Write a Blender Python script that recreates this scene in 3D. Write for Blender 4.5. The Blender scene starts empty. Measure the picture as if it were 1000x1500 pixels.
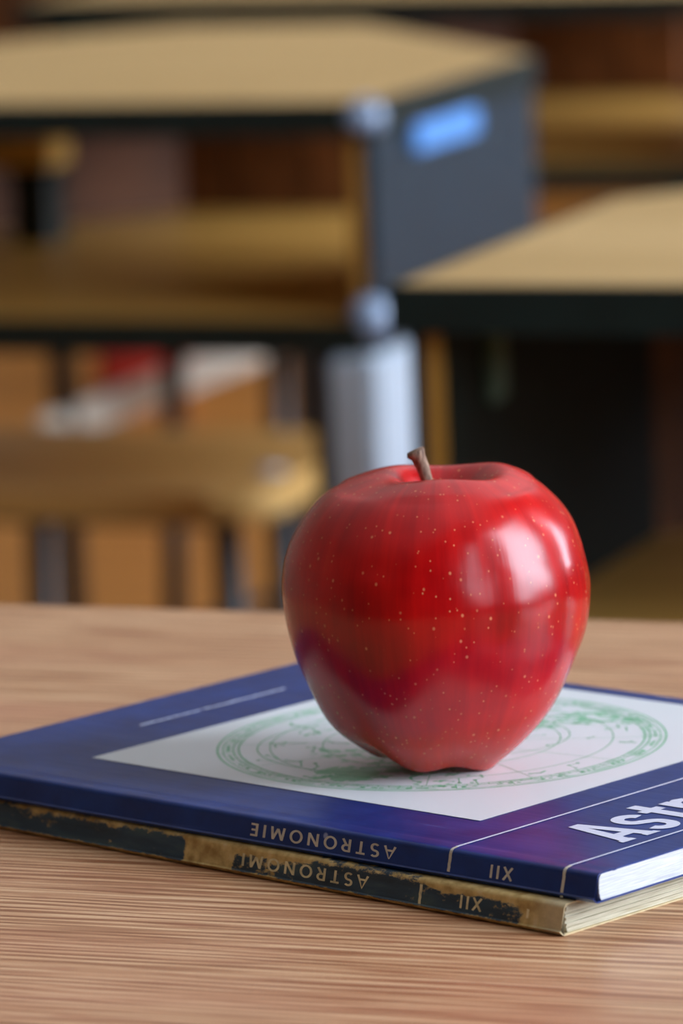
import bpy, bmesh, math, random
from mathutils import Vector, Matrix, noise

random.seed(7)
scene = bpy.context.scene
col = scene.collection
R = math.radians

# ------------------------------------------------------------------ camera, world, light, exposure
TOP = 0.74                                     # height of the near table top (m)
cam_d = bpy.data.cameras.new('camera')
cam_d.sensor_fit = 'VERTICAL'
cam_d.sensor_height = 36.0
cam_d.lens = 180.0
cam_d.clip_start = 0.05
cam_d.dof.use_dof = True
cam_d.dof.focus_distance = 1.252
cam_d.dof.aperture_fstop = 15.0
cam = bpy.data.objects.new('camera', cam_d)
col.objects.link(cam)
cam.matrix_world = (Matrix.Translation((0.4312, -1.2550, TOP + 0.30063))
                    @ Matrix.Rotation(R(20.0), 4, 'Z')
                    @ Matrix.Rotation(R(90.0 - 9.547), 4, 'X')
                    @ Matrix.Rotation(R(-2.2994), 4, 'Z'))
scene.camera = cam

world = bpy.data.worlds.new('world')
scene.world = world
world.use_nodes = True
bg = world.node_tree.nodes['Background']
bg.inputs['Color'].default_value = (0.62, 0.78, 1.0, 1)
bg.inputs['Strength'].default_value = 1.0

WALL_R = 1.70
WINDOWS = [(-1.50, .30), (0.10, 1.20), (2.35, 1.30), (4.20, 1.30), (6.05, 1.30), (7.9, 1.30)]      # centre along the right wall, width
WIN_Z0, WIN_Z1 = 0.92, 2.75
for wy, ww in WINDOWS:                               # daylight through each window
    ld = bpy.data.lights.new('daylight', 'AREA')
    ld.shape = 'RECTANGLE'
    ld.size = WIN_Z1 - WIN_Z0
    ld.size_y = ww
    ld.energy = 50.0 * ww * (WIN_Z1 - WIN_Z0)
    ld.color = (0.77, 0.86, 1.0)
    lo = bpy.data.objects.new('daylight', ld)
    col.objects.link(lo)
    lo.location = (WALL_R + 0.22, wy, 0.5 * (WIN_Z0 + WIN_Z1))
    lo.rotation_euler = (0, R(90), 0)

scene.view_settings.view_transform = 'Standard'
scene.view_settings.look = 'None'
scene.view_settings.gamma = 1.0
scene.view_settings.use_curve_mapping = False
scene.view_settings.exposure = 0.05

# ------------------------------------------------------------------ helpers: materials
def lin(r, g, b):
    f = lambda c: (c / 255) / 12.92 if c / 255 <= 0.04045 else (((c / 255) + 0.055) / 1.055) ** 2.4
    return (f(r), f(g), f(b), 1.0)

class NT:
    """small wrapper for building node trees"""
    def __init__(self, name):
        self.m = bpy.data.materials.new(name)
        self.m.use_nodes = True
        self.t = self.m.node_tree
        self.b = self.t.nodes['Principled BSDF']
        self.out = self.t.nodes['Material Output']
    def n(self, kind, **kw):
        nd = self.t.nodes.new(kind)
        for k, v in kw.items():
            setattr(nd, k, v)
        return nd
    def l(self, a, b):
        self.t.links.new(a, b)
    def set(self, node, **kw):
        for k, v in kw.items():
            k = k.replace('_', ' ')
            if hasattr(v, 'is_linked') or hasattr(v, 'links'):
                self.l(v, node.inputs[k])
            else:
                node.inputs[k].default_value = v
        return node
    def coord(self, kind='Object'):
        return self.n('ShaderNodeTexCoord').outputs[kind]
    def mapping(self, vec, scale=(1, 1, 1), loc=(0, 0, 0), rot=(0, 0, 0)):
        m = self.n('ShaderNodeMapping')
        self.l(vec, m.inputs['Vector'])
        m.inputs['Scale'].default_value = scale
        m.inputs['Location'].default_value = loc
        m.inputs['Rotation'].default_value = rot
        return m.outputs['Vector']
    def noise(self, vec, scale=5, detail=3, rough=0.5, dist=0.0):
        t = self.n('ShaderNodeTexNoise')
        self.l(vec, t.inputs['Vector'])
        t.inputs['Scale'].default_value = scale
        t.inputs['Detail'].default_value = detail
        t.inputs['Roughness'].default_value = rough
        t.inputs['Distortion'].default_value = dist
        return t.outputs['Fac']
    def math(self, op, a, b=None, c=None, clamp=False):
        m = self.n('ShaderNodeMath', operation=op, use_clamp=clamp)
        for i, v in enumerate((a, b, c)):
            if v is None:
                continue
            if isinstance(v, (int, float)):
                m.inputs[i].default_value = v
            else:
                self.l(v, m.inputs[i])
        return m.outputs[0]
    def ramp(self, fac, stops, interp='LINEAR'):
        r = self.n('ShaderNodeValToRGB')
        r.color_ramp.interpolation = interp
        e = r.color_ramp.elements
        while len(e) < len(stops):
            e.new(0.5)
        for i, (p, c) in enumerate(stops):
            e[i].position = p
            e[i].color = c if hasattr(c, '__len__') else (c, c, c, 1)
        self.l(fac, r.inputs['Fac'])
        return r.outputs['Color']
    def mix(self, fac, a, b, blend='MIX'):
        m = self.n('ShaderNodeMix', data_type='RGBA', blend_type=blend)
        for i, v in ((0, fac), (6, a), (7, b)):
            if isinstance(v, (int, float)):
                m.inputs[i].default_value = v
            elif hasattr(v, '__len__'):
                m.inputs[i].default_value = v
            else:
                self.l(v, m.inputs[i])
        return m.outputs[2]
    def smooth(self, v, lo, hi):
        m = self.n('ShaderNodeMapRange', interpolation_type='SMOOTHSTEP')
        self.l(v, m.inputs['Value'])
        m.inputs['From Min'].default_value = lo
        m.inputs['From Max'].default_value = hi
        return m.outputs['Result']
    def xyz(self, vec):
        s = self.n('ShaderNodeSeparateXYZ')
        self.l(vec, s.inputs[0])
        return s.outputs
    def bump(self, h, strength=0.2, dist=0.001, normal=None):
        b = self.n('ShaderNodeBump')
        b.inputs['Strength'].default_value = strength
        b.inputs['Distance'].default_value = dist
        self.l(h, b.inputs['Height'])
        self.l(b.outputs['Normal'], self.b.inputs['Normal'])
        return b.outputs['Normal']

def plain(name, color, rough=0.5, metal=0.0, spec=0.5, var=0.12, scale=30):
    """one colour with slight procedural unevenness"""
    k = NT(name)
    f = k.noise(k.coord(), scale, 4)
    d = tuple(c * (1 - var) for c in color[:3]) + (1,)
    u = tuple(min(1, c * (1 + var)) for c in color[:3]) + (1,)
    k.l(k.ramp(f, [(0.3, d), (0.7, u)]), k.b.inputs['Base Color'])
    k.b.inputs['Roughness'].default_value = rough
    k.b.inputs['Metallic'].default_value = metal
    k.b.inputs['Specular IOR Level'].default_value = spec
    return k.m

def wood(name, c_dark, c_light, rough=0.45, sx=6, sy=160, spec=0.5, extra=None):
    k = NT(name)
    co = k.coord()
    f1 = k.noise(k.mapping(co, (sx, sy, sy)), 1.0, 3, 0.6)
    f2 = k.noise(k.mapping(co, (sx * .4, sy * .12, sy * .12)), 1.0, 2, 0.5)
    f = k.math('ADD', k.math('MULTIPLY', f1, .65), k.math('MULTIPLY', f2, .35))
    k.l(k.ramp(f, [(0.34, c_dark), (0.62, c_light)]), k.b.inputs['Base Color'])
    k.b.inputs['Roughness'].default_value = rough
    k.b.inputs['Specular IOR Level'].default_value = spec
    return k.m

# the near table's laminate: fine long grain lines with rosy bands
def laminate():
    k = NT('table_laminate')
    co = k.coord()
    x, y, z = k.xyz(co)
    ph = k.noise(k.mapping(co, (5, 55, 1)), 1.0, 3, 0.55)
    lines = k.math('SINE', k.math('ADD', k.math('MULTIPLY', y, 1650.0), k.math('MULTIPLY', ph, 26.0)))
    lines = k.math('MULTIPLY_ADD', lines, .5, .5)
    fine = k.noise(k.mapping(co, (26, 700, 1)), 1.0, 2, 0.5)
    amp = k.noise(k.mapping(co, (7, 90, 1), (3, 1, 0)), 1.0, 2, 0.5)
    band = k.noise(k.mapping(co, (2.5, 16, 1), (7, 2, 0)), 1.0, 2, 0.5)
    spot = k.noise(k.mapping(co, (45, 260, 1), (1, 5, 0)), 1.0, 2, 0.5)
    g = k.math('ADD', k.math('MULTIPLY', fine, .55), k.math('ADD', k.math('MULTIPLY', k.math('MULTIPLY', lines, amp), .36), .12))
    c1 = k.ramp(g, [(0.36, lin(146, 94, 60)), (0.50, lin(196, 146, 106)), (0.62, lin(222, 180, 138))])
    c2 = k.mix(k.math('MULTIPLY', k.smooth(band, .45, .68), .45), c1, lin(192, 128, 98))
    c3 = k.mix(k.math('MULTIPLY', k.smooth(spot, .58, .72), .4), c2, lin(160, 98, 70))
    k.l(c3, k.b.inputs['Base Color'])
    k.b.inputs['Roughness'].default_value = 0.36
    k.b.inputs['Specular IOR Level'].default_value = 0.35
    k.bump(g, 0.10, 0.0004)
    return k.m

def cover_blue():
    k = NT('blue_laminated_cover')
    co = k.coord()
    n = k.noise(k.mapping(co, (1, 1, 1)), 55, 5, .65)
    fib = k.noise(k.mapping(co, (60, 700, 400)), 1, 3, .6)
    c = k.ramp(n, [(.3, lin(9, 36, 98)), (.7, lin(19, 57, 130))])
    scr = k.smooth(k.noise(k.mapping(co, (18, 900, 900), (2, 3, 1)), 1, 2, .5), .66, .78)
    dot = k.n('ShaderNodeTexVoronoi')
    k.l(co, dot.inputs['Vector']); dot.inputs['Scale'].default_value = 70
    dm = k.math('MULTIPLY', k.smooth(dot.outputs['Distance'], .075, .03), k.math('GREATER_THAN', k.xyz(dot.outputs['Color'])[0], .8))
    c = k.mix(k.math('MULTIPLY', scr, .30), c, lin(120, 135, 190))
    c = k.mix(k.math('MULTIPLY', dm, .7), c, lin(170, 180, 215))
    k.l(c, k.b.inputs['Base Color'])
    k.l(k.math('ADD', k.math('MULTIPLY', fib, .18), .24), k.b.inputs['Roughness'])
    k.b.inputs['Specular IOR Level'].default_value = 0.5
    k.bump(k.math('ADD', n, k.math('MULTIPLY', fib, .5)), 0.14, 0.0003)
    return k.m

def cover_worn():
    """dark blue-green board rubbed down to the tan paper; the rub marks have their own places"""
    k = NT('worn_dark_cover')
    co = k.coord()
    x, y, z = k.xyz(co)
    n1 = k.noise(k.mapping(co, (330, 420, 620)), 1, 6, .72)
    n2 = k.noise(k.mapping(co, (45, 60, 60), (4, 1, 2)), 1, 3, .55)
    n = k.math('ADD', k.math('MULTIPLY', n1, .55), k.math('MULTIPLY', n2, .45))
    def bump_x(c, w):          # 1 inside |x-c|<w, soft
        return k.smooth(k.math('ABSOLUTE', k.math('SUBTRACT', x, c)), w * 1.15, w * .8)
    patch = k.math('MULTIPLY', bump_x(-.1185, .0085), .30)
    patch2 = k.math('MULTIPLY', k.math('MULTIPLY', bump_x(-.098, .016), k.smooth(z, .0030, .0066)), .20)
    end = k.math('MULTIPLY', k.smooth(x, -.017, -.007), .34)
    mid = k.math('MULTIPLY', k.math('MULTIPLY', bump_x(-.026, .018), k.smooth(z, .0042, .0070)), .20)
    topz = k.math('MULTIPLY', k.smooth(z, .0052, .0072), .13)
    lowz = k.math('MULTIPLY', k.smooth(z, .0016, .0007), .22)
    s = n
    for a in (patch, patch2, end, mid, topz, lowz):
        s = k.math('ADD', s, a)
    mask = k.smooth(s, .56, .65)
    blue = k.ramp(k.noise(k.mapping(co, (60, 200, 300)), 1, 3), [(.3, lin(28, 46, 58)), (.55, lin(46, 70, 86)), (.75, lin(70, 92, 90))])
    tan = k.ramp(k.noise(co, 320, 4), [(.3, lin(168, 132, 70)), (.6, lin(214, 182, 116)), (.8, lin(224, 202, 154))])
    pale = k.math('MULTIPLY', k.smooth(x, -.012, -.002), .6)
    tan = k.mix(pale, tan, lin(205, 192, 160))
    k.l(k.mix(mask, blue, tan), k.b.inputs['Base Color'])
    k.l(k.math('ADD', k.math('MULTIPLY', mask, .35), .45), k.b.inputs['Roughness'])
    k.bump(k.math('SUBTRACT', n1, k.math('MULTIPLY', mask, .8)), .5, .0003)
    return k.m

def apple_skin():
    k = NT('red_apple_skin')
    co = k.coord()
    x, y, z = k.xyz(co)
    # long streaks that run from stalk to eye
    ang = k.math('ARCTAN2', y, x)
    cv = k.n('ShaderNodeCombineXYZ')
    k.l(k.math('MULTIPLY', ang, 9.0), cv.inputs[0]); k.l(k.math('MULTIPLY', z, 22), cv.inputs[1])
    streak = k.noise(cv.outputs[0], 1.0, 4, .6)
    cv2 = k.n('ShaderNodeCombineXYZ')
    k.l(k.math('MULTIPLY', ang, 34.0), cv2.inputs[0]); k.l(k.math('MULTIPLY', z, 40), cv2.inputs[1])
    fine = k.noise(cv2.outputs[0], 1.0, 3, .6)
    blot = k.noise(co, 32, 3, .5)
    s = k.math('ADD', k.math('MULTIPLY', streak, .32), k.math('ADD', k.math('MULTIPLY', fine, .10), k.math('MULTIPLY', blot, .58)))
    base = k.ramp(s, [(.34, lin(136, 3, 7)), (.5, lin(180, 7, 10)), (.62, lin(204, 14, 12)), (.74, lin(216, 46, 24))])
    # orange patch near the eye end, with the book's reflected tint painted in
    low = k.smooth(z, .018, .002)
    base = k.mix(k.math('MULTIPLY', low, .45), base, lin(196, 76, 52))
    # lenticels
    def dots(scale, r0, r1, keep, off):
        v = k.n('ShaderNodeTexVoronoi')
        k.l(k.mapping(co, (1, 1, .8), (off, off, off)), v.inputs['Vector'])
        v.inputs['Scale'].default_value = scale
        return k.math('MULTIPLY', k.smooth(v.outputs['Distance'], r0, r1), k.math('GREATER_THAN', k.xyz(v.outputs['Color'])[0], keep))
    d = k.math('MAXIMUM', dots(330, .17, .05, .5, 0.3), dots(600, .20, .06, .55, .7))
    base = k.mix(k.math('MULTIPLY', d, k.math('ADD', k.math('MULTIPLY', streak, .7), .3)), base, lin(236, 150, 104))
    k.l(base, k.b.inputs['Base Color'])
    rgh = k.math('ADD', k.math('MULTIPLY', blot, .12), .18)
    k.l(rgh, k.b.inputs['Roughness'])
    k.b.inputs['Specular IOR Level'].default_value = 0.52
    k.b.inputs['Subsurface Weight'].default_value = 0.08
    k.b.inputs['Subsurface Radius'].default_value = (.004, .0012, .0008)
    k.b.inputs['Subsurface Scale'].default_value = 1.0
    k.b.inputs['Coat Weight'].default_value = 0.0
    k.b.inputs['Coat Roughness'].default_value = 0.2
    k.bump(k.math('ADD', k.math('MULTIPLY', blot, 1.0), k.math('MULTIPLY', fine, .10)), .20, .0012)
    return k.m

def paper(name, c_lo, c_hi):
    k = NT(name)
    co = k.coord()
    n = k.noise(k.mapping(co, (90, 90, 3200)), 1, 3, .6)
    k.l(k.ramp(n, [(.3, c_lo), (.62, c_hi)]), k.b.inputs['Base Color'])
    k.b.inputs['Roughness'].default_value = .8
    return k.m

def chart_paper():
    """white picture panel with the green Milky Way speckle printed on it"""
    k = NT('printed_chart_panel')
    co = k.coord()
    x, y, z = k.xyz(co)
    n = k.noise(k.mapping(co, (260, 260, 1)), 1, 5, .7)
    def blob(cx, cy, rx, ry, w):
        a = k.math('DIVIDE', k.math('SUBTRACT', x, cx), rx)
        b = k.math('DIVIDE', k.math('SUBTRACT', y, cy), ry)
        d = k.math('ADD', k.math('MULTIPLY', a, a), k.math('MULTIPLY', b, b))
        return k.math('MULTIPLY', k.smooth(d, 1.0, .15), w)
    tot = None
    for a in [(.006, -.043, .013, .012, .26), (.014, -.030, .020, .012, .17), (-.010, -.026, .016, .010, .12), (.014, .044, .012, .014, .16),
              (.006, .030, .012, .012, .14), (.024, .046, .009, .006, .14), (-.030, .034, .02, .010, .16), (.032, -.040, .008, .006, .10)]:
        b = blob(*a)
        tot = b if tot is None else k.math('MAXIMUM', tot, b)
    m = k.math('MULTIPLY', k.smooth(k.math('ADD', n, tot), .60, .70), k.math('GREATER_THAN', tot, .01))
    r = k.math('SQRT', k.math('ADD', k.math('MULTIPLY', x, x), k.math('MULTIPLY', y, y)))
    rag = k.math('MULTIPLY', k.math('MULTIPLY', k.smooth(r, .0525, .0535), k.smooth(r, .0592, .0585)), k.smooth(k.noise(k.mapping(co, (160, 160, 1), (5, 5, 0)), 1, 3), .48, .6))
    m = k.math('MAXIMUM', m, k.math('MULTIPLY', rag, .35))
    c = k.mix(k.math('MULTIPLY', m, .8), lin(222, 226, 228), lin(84, 186, 128))
    k.l(c, k.b.inputs['Base Color'])
    k.b.inputs['Roughness'].default_value = .33
    k.b.inputs['Specular IOR Level'].default_value = .4
    return k.m

def floor_mat():
    k = NT('floor_boards_varnish')
    co = k.coord()
    f = k.noise(k.mapping(co, (3, 40, 1)), 1, 3, .6)
    k.l(k.ramp(f, [(.3, lin(146, 88, 30)), (.7, lin(186, 122, 52))]), k.b.inputs['Base Color'])
    k.b.inputs['Roughness'].default_value = .4
    return k.m

MAT = dict(
    laminate=laminate(), blue=cover_blue(), worn=cover_worn(), apple=apple_skin(),
    white_pages=paper('white_pages', lin(182, 184, 190), lin(220, 222, 226)),
    cream_pages=paper('cream_pages', lin(176, 164, 134), lin(212, 204, 180)),
    chart=chart_paper(), green=plain('green_print', lin(52, 176, 108), .4, var=.25, scale=400),
    white_print=plain('white_print', lin(214, 216, 232), .4, var=.05, scale=300),
    beige_print=plain('beige_print', lin(202, 194, 176), .5, var=.12, scale=500),
    tan_print=plain('tan_print', lin(218, 202, 156), .6, var=.25, scale=500),
    faded_print=plain('faded_print', lin(196, 202, 228), .45, var=.2, scale=600),
    stem=None, desk_top=wood('desk_laminate', lin(176, 140, 84), lin(200, 164, 108), .5, 3, 60, .3),
    shelf=wood('shelf_board', lin(186, 140, 62), lin(208, 162, 84), .38, 3, 50, .4),
    brown=wood('brown_board', lin(70, 38, 17), lin(116, 68, 32), .5, 30, 30, .3),
    lining=wood('side_lining_wood', lin(160, 112, 44), lin(186, 138, 66), .5, 20, 20, .3),
    edge=plain('dark_edge_plastic', lin(16, 30, 28), .38, var=.2),
    panel=plain('dark_blue_grey_paint', lin(18, 38, 50), .42, var=.12, spec=.6),
    cap=plain('grey_corner_plastic', lin(130, 150, 178), .28, var=.05, spec=.8),
    plate=plain('pale_blue_plate', lin(96, 150, 214), .35, var=.05),
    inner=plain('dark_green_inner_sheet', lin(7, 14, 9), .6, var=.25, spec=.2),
    hook=plain('green_grey_hook_metal', lin(96, 118, 100), .4, metal=.2),
    rail=plain('pale_beige_painted_rail', lin(214, 206, 190), .45, var=.06),
    grey_metal=plain('pale_grey_lit_metal', lin(176, 188, 200), .35, var=.06),
    black_metal=plain('black_painted_tube', lin(20, 20, 22), .4, var=.2),
    seat=wood('seat_plywood', lin(190, 148, 80), lin(214, 174, 108), .4, 4, 30, .4),
    floor=floor_mat(), plaster=plain('cream_wall_plaster', lin(118, 112, 96), .9, var=.04, scale=4),
    ceiling=plain('white_ceiling_paint', lin(226, 226, 222), .9, var=.03, scale=4),
    frame=plain('white_window_paint', lin(214, 214, 212), .5, var=.04),
    bolt=plain('steel_bolt', lin(120, 116, 104), .35, metal=.6),
    red=plain('red_cloth', lin(170, 40, 26), .8, var=.15, scale=60),
    light_patch_tan=plain('light_patch_tan', lin(236, 188, 92), .7, var=.1),
    underside=plain('raw_board_underside', lin(92, 66, 40), .8, var=.15),
)

def stem_mat():
    k = NT('woody_apple_stem')
    co = k.coord()
    n = k.noise(k.mapping(co, (900, 900, 220)), 1, 4, .65)
    k.l(k.ramp(n, [(.3, lin(70, 44, 34)), (.5, lin(128, 98, 78)), (.7, lin(176, 146, 122))]), k.b.inputs['Base Color'])
    k.b.inputs['Roughness'].default_value = .75
    k.bump(n, .7, .0006)
    return k.m
MAT['stem'] = stem_mat()

# window glass: clear, faintly reflecting
def glass():
    k = NT('window_glass')
    tr = k.n('ShaderNodeBsdfTransparent'); gl = k.n('ShaderNodeBsdfGlossy')
    gl.inputs['Roughness'].default_value = .02
    fr = k.n('ShaderNodeFresnel'); fr.inputs['IOR'].default_value = 1.2
    mx = k.n('ShaderNodeMixShader')
    k.l(fr.outputs[0], mx.inputs[0]); k.l(tr.outputs[0], mx.inputs[1]); k.l(gl.outputs[0], mx.inputs[2])
    k.l(mx.outputs[0], k.out.inputs['Surface'])
    return k.m
MAT['glass'] = glass()

# ------------------------------------------------------------------ helpers: objects and meshes
def tag(o, label=None, cat=None, group=None, kind=None):
    for k_, v in (('label', label), ('category', cat), ('group', group), ('kind', kind)):
        if v:
            o[k_] = v
    return o

def empty(name, loc=(0, 0, 0), rz=0.0):
    o = bpy.data.objects.new(name, None)
    o.empty_display_size = .05
    col.objects.link(o)
    o.location = loc
    o.rotation_euler = (0, 0, rz)
    return o

def obj(name, bm, mat, parent=None, smooth=False, loc=None):
    me = bpy.data.meshes.new(name)
    bmesh.ops.recalc_face_normals(bm, faces=bm.faces)
    if smooth:
        for f in bm.faces:
            f.smooth = True
    bm.to_mesh(me)
    bm.free()
    me.materials.append(mat)
    o = bpy.data.objects.new(name, me)
    col.objects.link(o)
    if parent:
        o.parent = parent
    if loc:
        o.location = loc
    return o

def raw(name, verts, faces, mat, parent=None, smooth=False):
    me = bpy.data.meshes.new(name)
    me.from_pydata(verts, [], faces)
    me.update()
    if smooth:
        for p in me.polygons:
            p.use_smooth = True
    me.materials.append(mat)
    o = bpy.data.objects.new(name, me)
    col.objects.link(o)
    if parent:
        o.parent = parent
    return o

def box(bm, x0, x1, y0, y1, z0, z1, bev=0.0, seg=2):
    r = bmesh.ops.create_cube(bm, size=1.0)
    for v in r['verts']:
        v.co = Vector((x0 + (v.co.x + .5) * (x1 - x0), y0 + (v.co.y + .5) * (y1 - y0), z0 + (v.co.z + .5) * (z1 - z0)))
    if bev:
        es = list({e for v in r['verts'] for e in v.link_edges})
        bmesh.ops.bevel(bm, geom=es, offset=bev, segments=seg, affect='EDGES')
    return bm

def boxo(name, b, mat, parent=None, bev=0.0, seg=2):
    bm = bmesh.new()
    box(bm, *b, bev=bev, seg=seg)
    return obj(name, bm, mat, parent)

def prism(bm, pts, z0, z1, bev=0.0):
    lo = [bm.verts.new((x, y, z0)) for x, y in pts]
    hi = [bm.verts.new((x, y, z1)) for x, y in pts]
    n = len(pts)
    fs = [bm.faces.new(lo[::-1]), bm.faces.new(hi)]
    for i in range(n):
        fs.append(bm.faces.new((lo[i], lo[(i + 1) % n], hi[(i + 1) % n], hi[i])))
    if bev:
        es = [e for e in bm.edges if all(v in hi for v in e.verts) or all(v in lo for v in e.verts)]
        bmesh.ops.bevel(bm, geom=es, offset=bev, segments=2, affect='EDGES')
    return bm

def tube(bm, pts, rad, seg=10, caps=True):
    pts = [Vector(p) for p in pts]
    rings = []
    for i, p in enumerate(pts):
        d = (pts[min(i + 1, len(pts) - 1)] - pts[max(i - 1, 0)]).normalized()
        a = d.orthogonal().normalized() if i == 0 else (rings_a - d * rings_a.dot(d)).normalized()
        rings_a = a
        b = d.cross(a)
        r = rad[i] if hasattr(rad, '__len__') else rad
        rings.append([bm.verts.new(p + (a * math.cos(t) + b * math.sin(t)) * r) for t in [2 * math.pi * j / seg for j in range(seg)]])
    for q, w in zip(rings, rings[1:]):
        for j in range(seg):
            bm.faces.new((q[j], q[(j + 1) % seg], w[(j + 1) % seg], w[j]))
    if caps:
        bm.faces.new(rings[0][::-1])
        bm.faces.new(rings[-1])
    return bm

def rounded(x0, x1, y0, y1, r, n=6):
    pts = []
    for cx, cy, a0 in ((x1 - r, y0 + r, -90), (x1 - r, y1 - r, 0), (x0 + r, y1 - r, 90), (x0 + r, y0 + r, 180)):
        for i in range(n + 1):
            a = R(a0 + 90 * i / n)
            pts.append((cx + r * math.cos(a), cy + r * math.sin(a)))
    return pts

# ------------------------------------------------------------------ the room
X0, X1, Y0, Y1, ZC = -4.2, WALL_R, -4.0, 9.0, 3.3
floor = empty('floor'); tag(floor, 'varnished orange-brown wooden floor of the classroom', kind='structure')
bm = bmesh.new(); box(bm, X0, X1, Y0, Y1, -.06, -.004)
obj('subfloor', bm, MAT['underside'], floor)
plank_mesh = None
for j in range(46):                          # boards run across the room
    ya, yb = Y0 + j * (Y1 - Y0) / 46 + .0015, Y0 + (j + 1) * (Y1 - Y0) / 46 - .0015
    if plank_mesh is None:
        bm = bmesh.new(); box(bm, X0, X1, 0, yb - ya, -.004, 0)
        o = obj('floorboard', bm, MAT['floor'], floor); plank_mesh = o.data
    else:
        o = bpy.data.objects.new('floorboard', plank_mesh); col.objects.link(o); o.parent = floor
    o.location = (0, ya, 0)
tag(boxo('ceiling', (X0, X1, Y0, Y1, ZC, ZC + .08), MAT['ceiling']), 'plain white classroom ceiling', kind='structure')
tag(boxo('wall_left', (X0 - .12, X0, Y0, Y1, 0, ZC), MAT['plaster']), 'plain cream plaster wall on the left', kind='structure')
tag(boxo('wall_far', (X0 - .12, X1 + .2, Y1, Y1 + .12, 0, ZC), MAT['plaster']), 'plain cream plaster wall at the far end', kind='structure')
tag(boxo('wall_near', (X0 - .12, X1 + .2, Y0 - .12, Y0, 0, ZC), MAT['plaster']), 'plain cream plaster wall behind the viewer', kind='structure')
wa = empty('trim_1', (X0, Y1, 0)); tag(wa, 'reddish-brown wooden wainscot boards along the far wall', kind='structure')
wmesh = None
for i in range(40):
    if wmesh is None:
        o = boxo('wainscot_board', (0, .155, -.022, 0, .0, 1.15), MAT['brown'], wa, bev=.004); wmesh = o.data
    else:
        o = bpy.data.objects.new('wainscot_board', wmesh); col.objects.link(o); o.parent = wa
    o.location = (.005 + i * .16, 0, 0)
bm = bmesh.new()
box(bm, WALL_R, WALL_R + .2, Y0, Y1, 0, WIN_Z0)
box(bm, WALL_R, WALL_R + .2, Y0, Y1, WIN_Z1, ZC)
edges = [Y0] + [v for wy, ww in WINDOWS for v in (wy - ww / 2, wy + ww / 2)] + [Y1]
for a, b in zip(edges[0::2], edges[1::2]):
    box(bm, WALL_R, WALL_R + .2, a, b, WIN_Z0, WIN_Z1)
tag(obj('wall_right', bm, MAT['plaster']), 'cream plaster wall with a row of tall windows', kind='structure')
for i, (wy, ww) in enumerate(WINDOWS):
    w = empty('window_%d' % (i + 1), (WALL_R + .1, wy, WIN_Z0))
    tag(w, 'tall white-framed classroom window', kind='structure')
    hw, hh = ww / 2, WIN_Z1 - WIN_Z0
    bm = bmesh.new()
    for b in ((-.03, .03, -hw, -hw + .06, 0, hh), (-.03, .03, hw - .06, hw, 0, hh), (-.03, .03, -hw + .06, hw - .06, 0, .06),
              (-.03, .03, -hw + .06, hw - .06, hh - .06, hh)):
        box(bm, *b)
    obj('window_frame', bm, MAT['frame'], w)
    boxo('transom', (-.022, .022, -hw + .06, hw - .06, hh * .74 - .02, hh * .74 + .02), MAT['frame'], w)
    for ya, yb in ((-hw + .06, hw - .06),):
        for za, zb in ((.06, hh * .74 - .02), (hh * .74 + .02, hh - .06)):
            boxo('pane', (-.002, .002, ya, yb, za, zb), MAT['glass'], w)
    boxo('window_sill', (-.22, .02, -hw - .04, hw + .04, -.04, 0), MAT['frame'], w)

# ------------------------------------------------------------------ near table
table = empty('school_table', (0, 0, 0))
tag(table, 'foreground table with rosy fine-grained wood laminate top under the two books', 'table')
TX0, TX1, TY0, TY1 = -.62, .62, -.36, .2435
boxo('table_top', (TX0, TX1, TY0, TY1, TOP - .022, TOP), MAT['laminate'], table, bev=.0012)
bm = bmesh.new()
for b in ((TX0 + .04, TX1 - .04, TY1 - .07, TY1 - .05, TOP - .082, TOP - .022), (TX0 + .04, TX1 - .04, TY0 + .05, TY0 + .07, TOP - .082, TOP - .022)):
    box(bm, *b)
obj('apron', bm, MAT['black_metal'], table)
for sx in (TX0 + .05, TX1 - .08):
    for sy in (TY0 + .05, TY1 - .08):
        boxo('leg', (sx, sx + .03, sy, sy + .03, 0, TOP - .022), MAT['black_metal'], table, bev=.003)

# ------------------------------------------------------------------ student desks
DW, DD, CH0 = .66, .70, .37                   # width, depth, start of the chamfered far corners
def desk_outline(inset=0.0):
    i = inset
    return [(-DW / 2 + i, i), (DW / 2 - i, i), (DW / 2 - i, CH0 - .4 * i), (DW / 2 - .25 - .4 * i, DD - i), (-DW / 2 + .25 + .4 * i, DD - i), (-DW / 2 + i, CH0 - .4 * i)]

def wall_along(bm, p, q, t, z0, z1):
    p, q = Vector(p), Vector(q)
    n = Vector((-(q - p).y, (q - p).x)).normalized() * t
    prism(bm, [tuple(p), tuple(q), tuple(q + n), tuple(p + n)], z0, z1)

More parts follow.
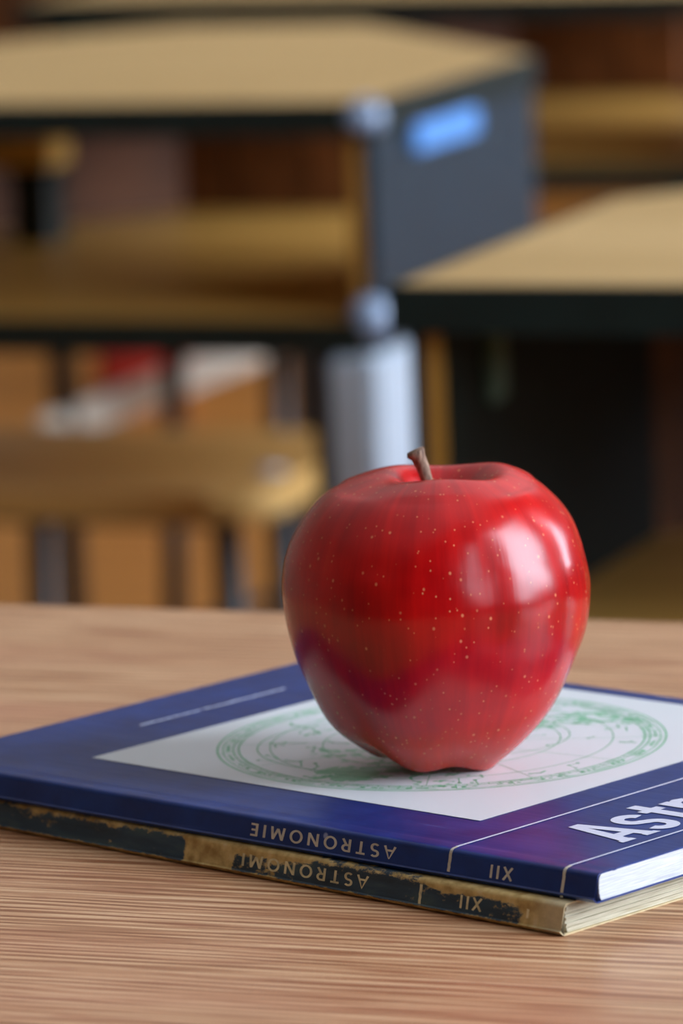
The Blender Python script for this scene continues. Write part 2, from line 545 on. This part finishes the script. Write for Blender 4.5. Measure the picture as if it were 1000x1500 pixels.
def make_desk(drop):
    d = empty('student_desk')
    bm = bmesh.new(); prism(bm, desk_outline(.004), TOP - .0225, TOP, .001)
    obj('desktop', bm, MAT['desk_top'], d)
    out, inn = desk_outline(0), desk_outline(.004)
    bm = bmesh.new()                          # dark plastic lipping round the top
    for i in range(6):
        a, b, c_, e = out[i], out[(i + 1) % 6], inn[(i + 1) % 6], inn[i]
        prism(bm, [a, b, c_, e], TOP - .0235, TOP - .0004)
    obj('edge_band', bm, MAT['edge'], d)
    for sx in (1,):                           # moulded corner caps on the sitting side
        for zc, h in ((TOP - .011, .026), (TOP - drop + .002, .03)):
            bm = bmesh.new()
            bmesh.ops.create_uvsphere(bm, u_segments=14, v_segments=10, radius=1.0)
            for v in bm.verts:
                v.co = Vector((v.co.x * .015, v.co.y * .015, v.co.z * h / 2))
            obj('corner_cap', bm, MAT['cap'], d, True, (sx * (DW / 2 - .010), .010, zc))
    zs = TOP - drop - .015                            # shelf under the top
    sh = [(-DW / 2 + .02, .006), (DW / 2 - .02, .006), (DW / 2 - .02, CH0), (DW / 2 - .26, DD - .02), (-DW / 2 + .26, DD - .02), (-DW / 2 + .02, CH0)]
    bm = bmesh.new(); prism(bm, sh, zs, zs + .015)
    obj('shelf', bm, MAT['shelf'], d)
    boxo('shelf_edge', (-DW / 2 + .012, DW / 2 - .012, -.004, .006, zs - .008, zs + .016), MAT['edge'], d, bev=.002)
    for sx in (-1, 1):
        xa, xb = sorted((sx * (DW / 2 - .006), sx * (DW / 2 - .014)))
        boxo('side_panel', (xa, xb, .012, CH0 + .005, zs - .02, TOP - .0235), MAT['panel'], d, bev=.001)
        xa, xb = sorted((sx * (DW / 2 - .014), sx * (DW / 2 - .022)))
        boxo('side_lining', (xa, xb, .012, CH0, zs + .015, TOP - .0235), MAT['lining'], d)
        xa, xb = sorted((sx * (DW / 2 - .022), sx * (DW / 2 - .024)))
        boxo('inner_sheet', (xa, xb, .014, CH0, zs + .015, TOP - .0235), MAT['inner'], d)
        xa, xb = sorted((sx * (DW / 2 - .024), sx * (DW / 2 - .030)))
        boxo('hook', (xa, xb, .07, .09, TOP - .068, TOP - .028), MAT['hook'], d, bev=.002)
    bm = bmesh.new()
    wall_along(bm, (-(DW / 2 - .254), DD - .012), (-(DW / 2 - .014), CH0), .012, zs, TOP - .0235)
    obj('corner_panel', bm, MAT['brown'], d)
    bw = (DW - .46) / 3
    for i in range(3):                         # boards of the back panel
        xa = -DW / 2 + .23 + i * bw
        boxo('back_board', (xa + .001, xa + bw - .001, DD - .03, DD - .015, zs + .015, TOP - .0235), MAT['brown'], d, bev=.0015)
    for sx in (-1, 1):
        p = obj('bolt', prism(bmesh.new(), [(.008 * math.cos(R(a)), .008 * math.sin(R(a))) for a in range(0, 360, 45)], 0, .004, .001), MAT['bolt'], d)
        p.location = (sx * .06, DD - .03, TOP - .07)
        p.rotation_euler = (R(90), 0, 0)
        xa, xb = sorted((sx * (DW / 2 - .001), sx * (DW / 2 - .036)))
        if sx > 0:  # right front leg coloured pale as if window-lit, all other legs black
            lg = boxo('leg', (xa, xb, -.012, .078, .03, zs - .008), MAT['grey_metal'], d, bev=.004)
            boxo('edge_strip', (xa - .011, xa, -.010, .02, .03, zs - .008), MAT['black_metal'], lg)
        else:
            boxo('leg', (xa + .008, xb - .008, .01, .035, .03, zs - .008), MAT['black_metal'], d, bev=.004)
        boxo('leg', (xa + .008, xb - .008, DD - .06, DD - .035, .03, zs), MAT['black_metal'], d, bev=.004)
        boxo('side_rail', (xa + .010, xb - .010, -.03 if sx < 0 else .078, DD - .06, .336, .366), MAT['rail'], d, bev=.003)
        boxo('foot', (xa - .002, xb + .002, -.02, .12, 0, .03), MAT['black_metal'], d, bev=.004)
        boxo('foot', (xa - .002, xb + .002, DD - .15, DD - .01, 0, .03), MAT['black_metal'], d, bev=.004)
        xa, xb = sorted((sx * (DW / 2 - .006), sx * (DW / 2 + .001)))
        boxo('bag_plate', (xa, xb, .09, .227, TOP - .044, TOP - .0245), MAT['plate'], d, bev=.002)
    return d

def copy_thing(src, loc):
    def cp(o, parent):
        c = o.copy(); col.objects.link(c)
        if parent:
            c.parent = parent
        for ch in o.children:
            cp(ch, c)
        return c
    c = cp(src, None)
    c.location = loc
    return c

GD = 'student desks in the rows behind'
deskA = make_desk(.15); deskA.location = (-1.048, 1.995, 0)
tag(deskA, 'upper left student desk, pale blue plate on its lit dark side panel', 'desk', GD)
deskB = make_desk(.185); deskB.location = (-.048, 1.045, 0)
tag(deskB, 'nearest background desk at right, its dark shaded side panel behind the apple', 'desk', GD)
deskE = copy_thing(deskA, (-1.08, 3.0, 0))
tag(deskE, 'farthest desk at the top edge, partly hidden behind the upper left desk', 'desk', GD)

# ------------------------------------------------------------------ stools pushed under the desks
def make_stool():
    s = empty('school_stool')
    bm = bmesh.new()
    prism(bm, [(x * (1 - .9 * max(0, y) ), y) for x, y in rounded(-.19, .19, -.16, .13, .045)], .425, .447, .006)
    obj('seat', bm, MAT['seat'], s)
    F, B = ((.13, -.09), (.10, .10))
    for sx in (-1, 1):
        for px, py in (F, B):
            bm = bmesh.new(); tube(bm, [(sx * px, py, .426), (sx * (px + .012), py * 1.15, .0)], .011, 10)
            obj('leg', bm, MAT['black_metal'], s, True)
        bm = bmesh.new(); tube(bm, [(sx * .137, -.10, .14), (sx * .107, .11, .14)], .007, 8)
        obj('stretcher', bm, MAT['black_metal'], s, True)
    for px, py in (F, B):
        bm = bmesh.new(); tube(bm, [(-px, py, .417), (px, py, .417)], .008, 8)
        obj('seat_bar', bm, MAT['black_metal'], s, True)
    for sx in (-1, 1):
        bm = bmesh.new()
        bmesh.ops.create_uvsphere(bm, u_segments=12, v_segments=8, radius=.012)
        for v in bm.verts:
            v.co.z *= .3
        obj('seat_glint', bm, MAT['grey_metal'], s, True, (sx * .155, -.06, .4475))  # flat pale disc put in for the highlight on the seat corner
    return s
GS = 'wooden stools under the desks'
stA = make_stool(); stA.location = (-1.045, 2.285, 0)
tag(stA, 'stool with tan plywood seat and black tube legs under the upper left desk', 'stool', GS)
stE = copy_thing(stA, (-1.19, 3.21, 0))
tag(stE, 'stool under the farthest desk, only its dark legs showing', 'stool', GS)

# box and tin added for a light patch in the shelf, bag on floor
SHZ = TOP - .15
tin = empty('light_patch_stand', (-1.160, 2.45, SHZ))
tag(tin, 'added narrow black tin holding up the light patch box in the upper left desk', 'tin')
bm = bmesh.new(); prism(bm, rounded(-.017, .017, -.02, .02, .006, 4), 0, .052, .001)
obj('body', bm, MAT['edge'], tin)
bm = bmesh.new(); prism(bm, rounded(-.018, .018, -.021, .021, .006, 4), .052, .060, .001)
obj('lid', bm, MAT['edge'], tin)
cbx = empty('light_patch_box', (-1.168, 2.45, SHZ + .0602))
tag(cbx, 'added tan box standing in for a patch of light in the desk shelf', 'box')
bm = bmesh.new(); box(bm, -.028, .028, -.022, .022, 0, .034, .002)
obj('body', bm, MAT['light_patch_tan'], cbx)
bm = bmesh.new(); box(bm, -.0285, .0285, -.0225, .0225, .0342, .042, .002)
obj('lid', bm, MAT['light_patch_tan'], cbx)

bag = empty('cloth_bag', (-2.326, 5.512, 0))
tag(bag, 'small red cloth bag on the floor beyond the pale desk rail', 'bag')
bm = bmesh.new()
bmesh.ops.create_cube(bm, size=1.0)
bmesh.ops.subdivide_edges(bm, edges=bm.edges[:], cuts=5, use_grid_fill=True)
for v in bm.verts:
    x, y, z = v.co.x * 2, v.co.y * 2, v.co.z + .5
    bul = 1 - .35 * (z ** 2)
    v.co = Vector((x * .067 * (1 - .08 * y * y) * (1 - .12 * z), y * .045 * bul * (1 - .25 * x * x), z * .26 + .004 * noise.noise(Vector((x * 3, y * 3, z * 5)))))
obj('body', bm, MAT['red'], bag, True)
bm = bmesh.new(); tube(bm, [(-.04, 0, .25), (-.036, 0, .29), (-.016, 0, .315), (.016, 0, .315), (.036, 0, .29), (.04, 0, .25)], .007, 8)
obj('handle', bm, MAT['red'], bag, True)

# ------------------------------------------------------------------ the two textbooks
T1, T2 = .0072, .0076
RS = .0015                                     # rounding of the upper spine edge
def profile(W, T, lean):
    """outer line of a paperback cover in (v, z): fore edge top -> spine -> fore edge bottom; v = 0 at the foot of the spine"""
    r = RS
    pts = [(W, T), (W * .6, T), (W * .3, T), (.016, T), (.0088, T + .00002), (.0078, T - .00016), (.0068, T + .00004), (lean + r + .001, T)]
    for i in range(1, 6):
        a = R(90 + 90 * i / 6)
        pts.append((lean + r + r * math.cos(a), T - r + r * math.sin(a)))
    z1, z0 = T - r, .0013
    pts.append((lean, z1))
    pts += [(.00005, z0 + .0002), (-.00045, z0 - .0001), (-.0003, z0 - .0003), (0.0001, z0 - .0006), (.0004, .0003), (.0011, .0), (.02, 0), (W * .5, 0), (W, 0)]
    return pts, z1, z0

def make_cover(name, L, W, T, lean, mat, parent, seed, wob):
    """cover sheet swept along the spine, 0.35 mm thick, u from -L to 0"""
    pts, z1, z0 = profile(W, T, lean)
    th = .00035
    inn = []
    for i, p in enumerate(pts):
        a, b = Vector(pts[max(i - 1, 0)]), Vector(pts[min(i + 1, len(pts) - 1)])
        t = (b - a).normalized()
        inn.append(tuple(Vector(p) + Vector((-t.y, t.x)) * th))
    loop = pts + inn[::-1]
    N, n = 60, len(loop)
    vs, fs = [], []
    for i in range(N + 1):
        u = -L + L * i / N
        for j, (v, z) in enumerate(loop):
            w = wob * (noise.noise(Vector((u * 28, v * 20, seed))) )
            zz = z + (w if z > T * .7 else 0) * min(1, max(0, v - .004) / .02)
            vs.append((u, v + wob * .6 * noise.noise(Vector((u * 40, 3 + z * 200, seed))) * (1 if v < .004 else 0), zz))
    for i in range(N):
        for j in range(n):
            k_ = (j + 1) % n
            fs.append((i * n + j, i * n + k_, (i + 1) * n + k_, (i + 1) * n + j))
    fs.append(tuple(range(n)))
    fs.append(tuple(N * n + j for j in range(n))[::-1])
    o = raw(name, vs, fs, mat, parent)
    bm = bmesh.new(); bm.from_mesh(o.data)
    bmesh.ops.recalc_face_normals(bm, faces=bm.faces)
    for f in bm.faces:
        f.smooth = len(f.verts) == 4
    bm.to_mesh(o.data); bm.free()
    o.data.set_sharp_from_angle(angle=R(40))
    return o

def make_pages(L, W, T, mat, parent, n=22, jit=.0002, inset=.0012):
    rnd = random.Random(5)
    bm = bmesh.new()
    z0, z1 = .00040, T - .00040
    for i in range(n):
        a, b = z0 + (z1 - z0) * i / n, z0 + (z1 - z0) * (i + 1) / n
        zc = (a + b) / 2
        v0 = .0016 + .0012 * abs(2 * zc / T - 1) ** 3
        box(bm, -L + inset + rnd.uniform(0, jit), -rnd.uniform(0, jit) - .0002, v0 + .0006, W - .0010 - rnd.uniform(0, jit), a, b - .00003)
    return obj('page_block', bm, mat, parent)

# --- print laid on the covers: text, strokes, rings
def stroke(pts, w, closed=False):
    """flat ribbon along a 2D line"""
    vs, fs = [], []
    n = len(pts)
    for i, p in enumerate(pts):
        a = Vector(pts[i - 1] if (i or closed) else pts[0]); b = Vector(pts[(i + 1) % n] if (i < n - 1 or closed) else pts[-1])
        t = (b - a).normalized()
        nn = Vector((-t.y, t.x)) * (w[i] if hasattr(w, '__len__') else w) / 2
        vs += [tuple(Vector(p) + nn), tuple(Vector(p) - nn)]
    m = n if closed else n - 1
    for i in range(m):
        j = (i + 1) % n
        fs.append((2 * i, 2 * i + 1, 2 * j + 1, 2 * j))
    return vs, fs

def join(parts):
    V, F = [], []
    for vs, fs in parts:
        k_ = len(V)
        V += list(vs); F += [tuple(i + k_ for i in f) for f in fs]
    return V, F

def arc(cx, cy, rx, ry, a0, a1, n=14):
    return [(cx + rx * math.cos(R(a0 + (a1 - a0) * i / n)), cy + ry * math.sin(R(a0 + (a1 - a0) * i / n))) for i in range(n + 1)]

CAPS = {
    'A': ([[(0, 0), (.31, 1), (.62, 0)], [(.12, .34), (.50, .34)]], .62),
    'S': ([arc(.23, .76, .20, .20, 35, 180, 10) + arc(.23, .72, .20, .19, 190, 270, 6) + arc(.23, .28, .20, .25, 90, 0, 7) + arc(.23, .24, .20, .20, 0, -145, 9)], .46),
    'T': ([[(.27, 0), (.27, 1)], [(0, .93), (.54, .93)]], .54),
    'R': ([[(.07, 0), (.07, 1)], [(.07, .93), (.28, .93)] + arc(.28, .70, .20, .23, 80, -90, 8) + [(.07, .47)], [(.26, .47), (.50, 0)]], .52),
    'O': ([arc(.38, .5, .33, .45, 0, 352, 28) + [(.71, .5)]], .76),
    'N': ([[(.07, 0), (.07, 1)], [(.07, .97), (.59, .03)], [(.59, 0), (.59, 1)]], .66),
    'M': ([[(.03, 0), (.14, 1)], [(.14, .97), (.42, .12)], [(.42, .12), (.70, .97)], [(.70, 1), (.81, 0)]], .84),
    'I': ([[(.07, 0), (.07, 1)]], .14),
    'E': ([[(.07, 0), (.07, 1)], [(.07, .93), (.44, .93)], [(.07, .5), (.40, .5)], [(.07, .07), (.44, .07)]], .46),
    'X': ([[(.02, 0), (.56, 1)], [(.02, 1), (.56, 0)]], .58),
}
def text_mesh(s, spacing=1.0):
    x, out = 0.0, []
    for ch in s:
        lines, adv = CAPS[ch]
        for q, ln in enumerate(lines):
            out.append(stroke([(x + a, b) for a, b in ln], .155))
        x += adv + .26 * spacing
    return join(out)

def fit(vs, w, h):
    x0, x1 = min(v[0] for v in vs), max(v[0] for v in vs)
    y0, y1 = min(v[1] for v in vs), max(v[1] for v in vs)
    return [((v[0] - x0) / (x1 - x0) * w, (v[1] - y0) / (y1 - y0) * h) for v in vs]

def on_spine(T, lean, u, z, lift=.00007):
    z1, z0 = T - RS, .0013
    t = (z - z0) / (z1 - z0)
    return (u, .00005 * (1 - t) + lean * t - lift, z)

def layers(vs, fs):
    """number of the loose piece each vertex belongs to"""
    up = list(range(len(vs)))
    def root(i):
        while up[i] != i:
            i = up[i]
        return i
    for f in fs:
        for i in f[1:]:
            a, b = root(f[0]), root(i)
            if a != b:
                up[max(a, b)] = min(a, b)
    ids = {}
    return [ids.setdefault(root(i), len(ids)) % 16 for i in range(len(vs))]

def spine_text(name, s, u_start, width, zc, cap, T, lean, mat, parent, spacing=1.15):
    vs, fs = text_mesh(s, spacing)
    p = fit(vs, width, cap)
    lay = layers(vs, fs)
    raw(name, [on_spine(T, lean, u_start - x, zc + cap / 2 - y, .00007 + lay[i] * 3e-6) for i, (x, y) in enumerate(p)], fs, mat, parent)

def spine_bar(name, u, w, za, T, lean, mat, parent, over=True, zb=None):
    vs, fs = [], []
    rnd = random.Random(int(abs(u) * 1e5))
    line = []
    n = 7
    top = T - RS if zb is None else zb
    for i in range(n + 1):
        line.append(on_spine(T, lean, 0, za + (top - za) * i / n)[1:])
    if over:                                   # over the rounded edge on to the cover
        for i in range(1, 8):
            a = R(180 - 90 * i / 7)
            line.append((lean + RS + (RS + .00007) * math.cos(a), T - RS + (RS + .00007) * math.sin(a)))
        line.append((lean + RS + .0012, T + .00016))
    for v, z in line:
        j = rnd.uniform(-.00007, .00007)
        vs += [(u - w / 2 + j, v, z), (u + w / 2 + j, v, z)]
    for i in range(len(line) - 1):
        fs.append((2 * i, 2 * i + 1, 2 * i + 3, 2 * i + 2))
    raw(name, vs, fs, mat, parent)

# heavy condensed title letters, cap height 1, as flat ribbons and polygons
def glyph(ch):
    S = .165
    xh = .86
    if ch == 'A':
        vs = [(0, 0), (.165, 0), (.20, .20), (.40, .20), (.435, 0), (.60, 0), (.385, 1), (.215, 1),      # outer
              (.232, .35), (.368, .35), (.30, .78)]
        fs = [(0, 1, 2, 8, 10, 7), (7, 10, 6), (6, 10, 9, 3, 4, 5), (2, 3, 9, 8)]
        foot = [(-.035, 0), (.205, 0), (.205, .09), (-.015, .09)], [(.395, 0), (.635, 0), (.615, .09), (.395, .09)]
        out = [(vs, fs)] + [([(x, y) for x, y in f], [(0, 1, 2, 3)]) for f in foot]
        return join(out), .60
    if ch == 's':
        p = arc(.235, xh * .745, .155, xh * .175, 5, 180, 12) + arc(.235, xh * .70, .155, xh * .17, 190, 262, 6) + \
            arc(.235, xh * .33, .155, xh * .17, 82, 0, 8) + arc(.235, xh * .255, .155, xh * .175, 0, -175, 12)
        return stroke(p, S * .95), .47
    if ch == 't':
        return join([stroke([(.20, 1.04), (.20, .16), (.235, .09), (.36, .085)], S), stroke([(.03, .74), (.38, .74)], S * .85)]), .40
    if ch == 'r':
        return join([stroke([(.10, 0), (.10, xh)], S), stroke([(.10, xh * .72), (.17, xh * .87), (.27, xh * .915), (.38, xh * .87)], S * .95)]), .40
    if ch == 'o':
        return stroke(arc(.24, xh / 2, .158, xh / 2 - S / 2, 0, 345, 23), S, True), .49
    if ch == 'n':
        return join([stroke([(.10, 0), (.10, xh)], S), stroke([(.10, xh * .75), (.17, xh * .88), (.26, xh * .90), (.36, xh * .82), (.38, xh * .68), (.38, 0)], S * .95)]), .50
    if ch == 'm':
        return join([stroke([(.10, 0), (.10, xh)], S), stroke([(.10, xh * .75), (.2, xh * .89), (.29, xh * .87), (.34, xh * .7), (.34, 0)], S * .9),
                     stroke([(.34, xh * .72), (.44, xh * .89), (.53, xh * .87), (.58, xh * .7), (.58, 0)], S * .9)]), .70
    if ch == 'i':
        return join([stroke([(.10, 0), (.10, xh)], S), stroke([(.10, .92), (.10, 1.06)], S)]), .22
    if ch == 'e':
        return join([stroke(arc(.24, xh / 2, .158, xh / 2 - S / 2, 0, 310, 22), S), stroke([(.10, xh * .5), (.40, xh * .5)], S * .7)]), .47

def astronomy_book(name, loc, rz, T, cover_mat, page_mat, worn):
    """paperback: u along the spine (0 = foot of the book), v across"""
    L, W, lean = .235, .1695, .0012
    b = empty(name, loc, rz)
    cov = make_cover('cover', L, W, T, lean, cover_mat, b, 3.1 if worn else 7.7, .00030 if worn else .00010)
    make_pages(L, W, T, page_mat, b, 18 if worn else 24, .0006 if worn else .00018)
    ink = MAT['tan_print'] if worn else MAT['beige_print']
    word = 'ASTRONOMI' if worn else 'ASTRONOMIE'
    zc = T * .53
    spine_text('spine_title', word, -.0630, .0435 if worn else .0485, zc, .0034, T, lean, ink, cov, 1.35)
    spine_text('class_number', 'XII', -.0256, .0071, zc - .0002, .0033, T, lean, ink, cov, 1.15)
    spine_bar('spine_bar', -.0457, .0009, .0008, T, lean, ink, cov, not worn)
    if worn:
        spine_bar('spine_bar', -.0110, .0008, .0024, T, lean, ink, cov, False, T - .0026)
    else:
        spine_bar('spine_bar', -.0100, .0009, .0004, T, lean, ink, cov)
    return b, cov, lean

def fr(u, v):            # top book: circle-centre coordinates -> book coordinates
    return (u - .1285, v + .0925)

# top book: its foot corner lies at (u, v) = (.1285, -.0925) from the middle of the star map
RZ1 = R(-22.706)
c_, s_ = math.cos(RZ1), math.sin(RZ1)
foot1 = (.1285 * c_ + .0925 * s_, .1285 * s_ - .0925 * c_)
book1, cov1, lean1 = astronomy_book('textbook', (foot1[0], foot1[1], TOP + T2), RZ1, T1, MAT['blue'], MAT['white_pages'], False)
tag(book1, 'glossy blue astronomy textbook with white star map panel, lying on top', 'book')

a20 = R(20)
def fit2room(x, y):
    x -= .02404; y -= 1.32679
    return (x * math.cos(a20) - y * math.sin(a20), x * math.sin(a20) + y * math.cos(a20))
f2 = fit2room(.0477, 1.1721)
book2, cov2, lean2 = astronomy_book('textbook', (f2[0], f2[1], TOP), R(-24.14), T2, MAT['worn'], MAT['cream_pages'], True)
tag(book2, 'worn dark astronomy textbook with scuffed tan spine and cream pages, underneath', 'book')

# --- front cover print of the top book
ZP = T1 + .00016
def flat(name, vf, mat, parent, z=ZP):
    vs, fs = vf                                  # loose pieces are stacked a few micrometres apart, like ink layers
    lay = layers(vs, fs)
    return raw(name, [(x, y, z + lay[i] * 3e-6) for i, (x, y) in enumerate(vs)], fs, mat, parent)

panel_pts = [fr(-.0659, -.0650), fr(.0695, -.0650), fr(.0695, .0699), fr(-.0659, .0699)]
pn = raw('picture_panel', [(p[0] - fr(0, 0)[0], p[1] - fr(0, 0)[1], z) for z in (0, .00004) for p in panel_pts],
         [(0, 3, 2, 1), (4, 5, 6, 7), (0, 1, 5, 4), (1, 2, 6, 5), (2, 3, 7, 6), (3, 0, 4, 7)], MAT['chart'], cov1)
pn.location = (fr(0, 0)[0], fr(0, 0)[1], T1 + .00012)
pn['label'] = 'white square panel printed with a green star map'

# star map drawn in green
rnd = random.Random(11)
RC = .0594
P_ = []
for rr, w in ((1.0, .00045), (.975, .00024), (.93, .0003), (.905, .00035), (.765, .00024), (.53, .00024), (.30, .00024)):
    P_.append(stroke(arc(0, 0, RC * rr, RC * rr, 0, 357, 119), w, True))
P_.append(stroke(arc(-.010, -.012, RC * .57, RC * .55, 0, 357, 89), .0003, True))         # ecliptic
P_.append(stroke(arc(.004, .010, RC * .42, RC * .40, 0, 357, 69), .00024, True))
for a in range(0, 360, 30):
    ca, sa = math.cos(R(a + 7)), math.sin(R(a + 7))
    P_.append(stroke([(RC * .06 * ca, RC * .06 * sa), (RC * .905 * ca, RC * .905 * sa)], .00016))
for a in range(0, 360, 3):
    ca, sa = math.cos(R(a)), math.sin(R(a))
    P_.append(stroke([(RC * .905 * ca, RC * .905 * sa), (RC * (.93 if a % 15 else .975) * ca, RC * (.93 if a % 15 else .975) * sa)], .00022))
for a in range(0, 360, 12):                     # month lettering cells in the rim, unreadable dashes
    for q in range(3):
        b0 = a + 2 + q * 2.4 + rnd.uniform(-.4, .4)
        P_.append(stroke(arc(0, 0, RC * .952, RC * .952, b0, b0 + rnd.uniform(.9, 1.8), 3), RC * rnd.uniform(.008, .020)))
for i in range(80):                              # constellation figures: short joined strokes and star dots
    a, q = rnd.uniform(0, 360), math.sqrt(rnd.uniform(.01, .78))
    x, y = RC * q * math.cos(R(a)), RC * q * math.sin(R(a))
    pts = [(x, y)]
    dr = rnd.uniform(0, 360)
    for k_ in range(rnd.choice((1, 1, 2, 3, 4))):
        dr += rnd.uniform(-75, 75)
        st = rnd.uniform(.0016, .0048)
        nx, ny = pts[-1][0] + st * math.cos(R(dr)), pts[-1][1] + st * math.sin(R(dr))
        if math.hypot(nx, ny) < RC * .9:
            pts.append((nx, ny))
    if len(pts) > 1:
        P_.append(stroke(pts, rnd.choice((.0002, .00028, .0005))))
    for x, y in pts:
        s = rnd.uniform(.0003, .0008)
        P_.append(([(x - s, y), (x, y - s), (x + s, y), (x, y + s)], [(0, 1, 2, 3)]))
sm = flat('star_map_print', join(P_), MAT['green'], pn, .00007)
sm['label'] = 'green line print of a circular star map'

# white rules that frame the title and run on down the spine
for u0, w in ((.0827, .00085), (.1182, .00075)):
    a, b = fr(u0, -.0888), fr(u0 - (.0006), .0690)
    flat('title_rule', stroke([a, ((a[0] + b[0]) / 2, (a[1] + b[1]) / 2), b], w), MAT['white_print'], cov1)
# the title: letters read away from the spine
x_run, cap = -.0632, .0217
TL = []
for ch in 'Astronomie':
    (vs, fs), adv = glyph(ch)
    TL.append(([fr(.1141 - y * cap, x_run + x * cap) for x, y in vs], fs))
    x_run += (adv + .055) * cap
V, F = join(TL)
ti = flat('cover_title', (V, F), MAT['white_print'], cov1)
ti['label'] = 'bold white cover title'
# author line at the head of the cover, too small to read: broken pale dashes
AU = []
v_ = -.0285
while v_ < .0292:
    w = rnd.uniform(.0009, .0017)
    if not (-.0055 < v_ < -.0045):
        u_ = -.0838 + (.0012 if v_ > -.006 else 0) * 0
        h = rnd.choice((.0010, .0012, .0017))
        AU.append(stroke([fr(u_ + .0008 - h, v_), fr(u_ + .0008, v_)], w * .6))
        AU.append(stroke([fr(u_ + rnd.uniform(-.0004, .0007), v_ - w * .2), fr(u_ + rnd.uniform(-.0004, .0007), v_ + w * .75)], .0008))
    v_ += w
flat('author_line', join(AU), MAT['faded_print'], cov1)

# ------------------------------------------------------------------ the apple
# radius, height, sideways drift of the profile (mm), from the eye hollow up to the stalk hollow
PROF = [(0.0, 10.0, -2.19), (4.0, 9.0, -2.19), (8.5, 5.0, -2.19), (12.5, 1.4, -2.19), (14.94, -0.15, -2.19), (19.05, 2.73, -3.09), (25.78, 8.8, -3.18),
        (32.35, 18.54, -1.36), (37.42, 30.67, -0.69), (39.54, 41.51, -0.87), (39.33, 48.61, -0.95), (37.65, 56.32, -1.09), (34.34, 63.65, -0.79),
        (28.52, 70.25, -0.58), (21.52, 73.72, 0.72), (14.95, 75.07, 2.06), (10.0, 72.4, 1.4), (6.0, 67.8, 0.4), (2.5, 64.0, -0.6), (0.0, 63.0, -1.0)]
def catmull(P4, t):
    p0, p1, p2, p3 = P4
    return tuple(.5 * ((2 * b) + (-a + c) * t + (2 * a - 5 * b + 4 * c - d) * t * t + (-a + 3 * b - 3 * c + d) * t ** 3) for a, b, c, d in zip(p0, p1, p2, p3))
curve = []
for i in range(len(PROF) - 1):
    q = [PROF[max(i - 1, 0)], PROF[i], PROF[i + 1], PROF[min(i + 2, len(PROF) - 1)]]
    for k_ in range(6):
        curve.append(catmull(q, k_ / 6))
curve.append(PROF[-1])
LOBE = R(-39 + 20)                               # azimuth of the lobe nearest the viewer
NA = 160
verts, faces = [], []
def sm01(x, a, b):
    t = min(1, max(0, (x - a) / (b - a)))
    return t * t * (3 - 2 * t)
ncv = len(curve)
for i, (r, z, dx) in enumerate(curve):
    for j in range(NA):
        a = 2 * math.pi * j / NA
        lob = math.cos(5 * (a - LOBE))
        low = 1 - sm01(z, 4, 40)                 # lobes are strong at the eye end
        rr = r * (1 + (.028 * low + .010) * lob * (1 if z < 55 else .5))
        zz = z + (1 - lob) * .5 * 1.5 * (1 - sm01(z, 0, 12)) * min(1, r / 3)
        zz -= .085 * rr * math.cos(a) * (1 - sm01(z, 2, 30))     # leans on its right-hand lobe
        zz += sm01(z, 64, 74) * .7 * math.cos(3 * (a - .8)) * min(1, r / 14) * (1 if i > ncv * .7 else 0)
        p = Vector((rr * math.cos(a) + dx * math.cos(a20), rr * math.sin(a) + dx * math.sin(a20), zz))
        rad = Vector((math.cos(a), math.sin(a), 0))
        p += rad * (noise.noise(p * .06 + Vector((3.3, 1.7, 0))) * .35 + noise.noise(p * .14) * .14) * min(1, r / 10)
        verts.append(tuple(p * .001))
for i in range(ncv - 1):
    for j in range(NA):
        k_ = (j + 1) % NA
        faces.append((i * NA + j, i * NA + k_, (i + 1) * NA + k_, (i + 1) * NA + j))
cxy = fit2room(.02404 + .0007, 1.32679 - .0282)
apple = empty('apple', (cxy[0], cxy[1], TOP + T1 + T2 + .0002), 0)
tag(apple, 'red speckled apple with short stalk standing on the star map', 'apple')
body = raw('flesh_and_skin', verts, faces, MAT['apple'], apple, True)
bm = bmesh.new(); bm.from_mesh(body.data)
bmesh.ops.remove_doubles(bm, verts=bm.verts, dist=1e-6)
zmin = min(v.co.z for v in bm.verts)
bmesh.ops.translate(bm, vec=(0, 0, -zmin), verts=bm.verts)
bmesh.ops.recalc_face_normals(bm, faces=bm.faces)
for f in bm.faces:
    f.smooth = True
bm.to_mesh(body.data); bm.free()
# stalk: short, knobbly, broken end flared to one side
right = Vector((math.cos(a20), math.sin(a20), 0))
base = Vector((-.0022 * right.x, -.0022 * right.y, .0640))
bm = bmesh.new()
pts, rads = [], []
for t, dx, r in ((0, .0006, .0019), (.3, .0004, .0016), (.55, -.0002, .0015), (.75, -.0012, .0016), (.9, -.0022, .0019), (.96, -.0028, .0024), (1.0, -.0031, .0022)):
    pts.append(base + right * dx + Vector((0, 0, t * .0185)))
    rads.append(r)
tube(bm, pts, rads, 14)
for v in bm.verts:
    v.co += Vector((1, 1, .5)) * .0003 * noise.noise(v.co * 900)
obj('stalk', bm, MAT['stem'], apple, True)
# dried eye leaves tucked in the hollow underneath
bm = bmesh.new()
for q in range(5):
    a = 2 * math.pi * q / 5 + .3
    d = Vector((math.cos(a), math.sin(a), 0)); e = Vector((-d.y, d.x, 0))
    b0 = Vector((0, 0, .0115))
    v1, v2, v3 = bm.verts.new(b0 + d * .001 + e * .0012), bm.verts.new(b0 + d * .001 - e * .0012), bm.verts.new(b0 + d * .0045 - Vector((0, 0, .003)))
    bm.faces.new((v1, v2, v3))
obj('calyx', bm, MAT['stem'], apple)
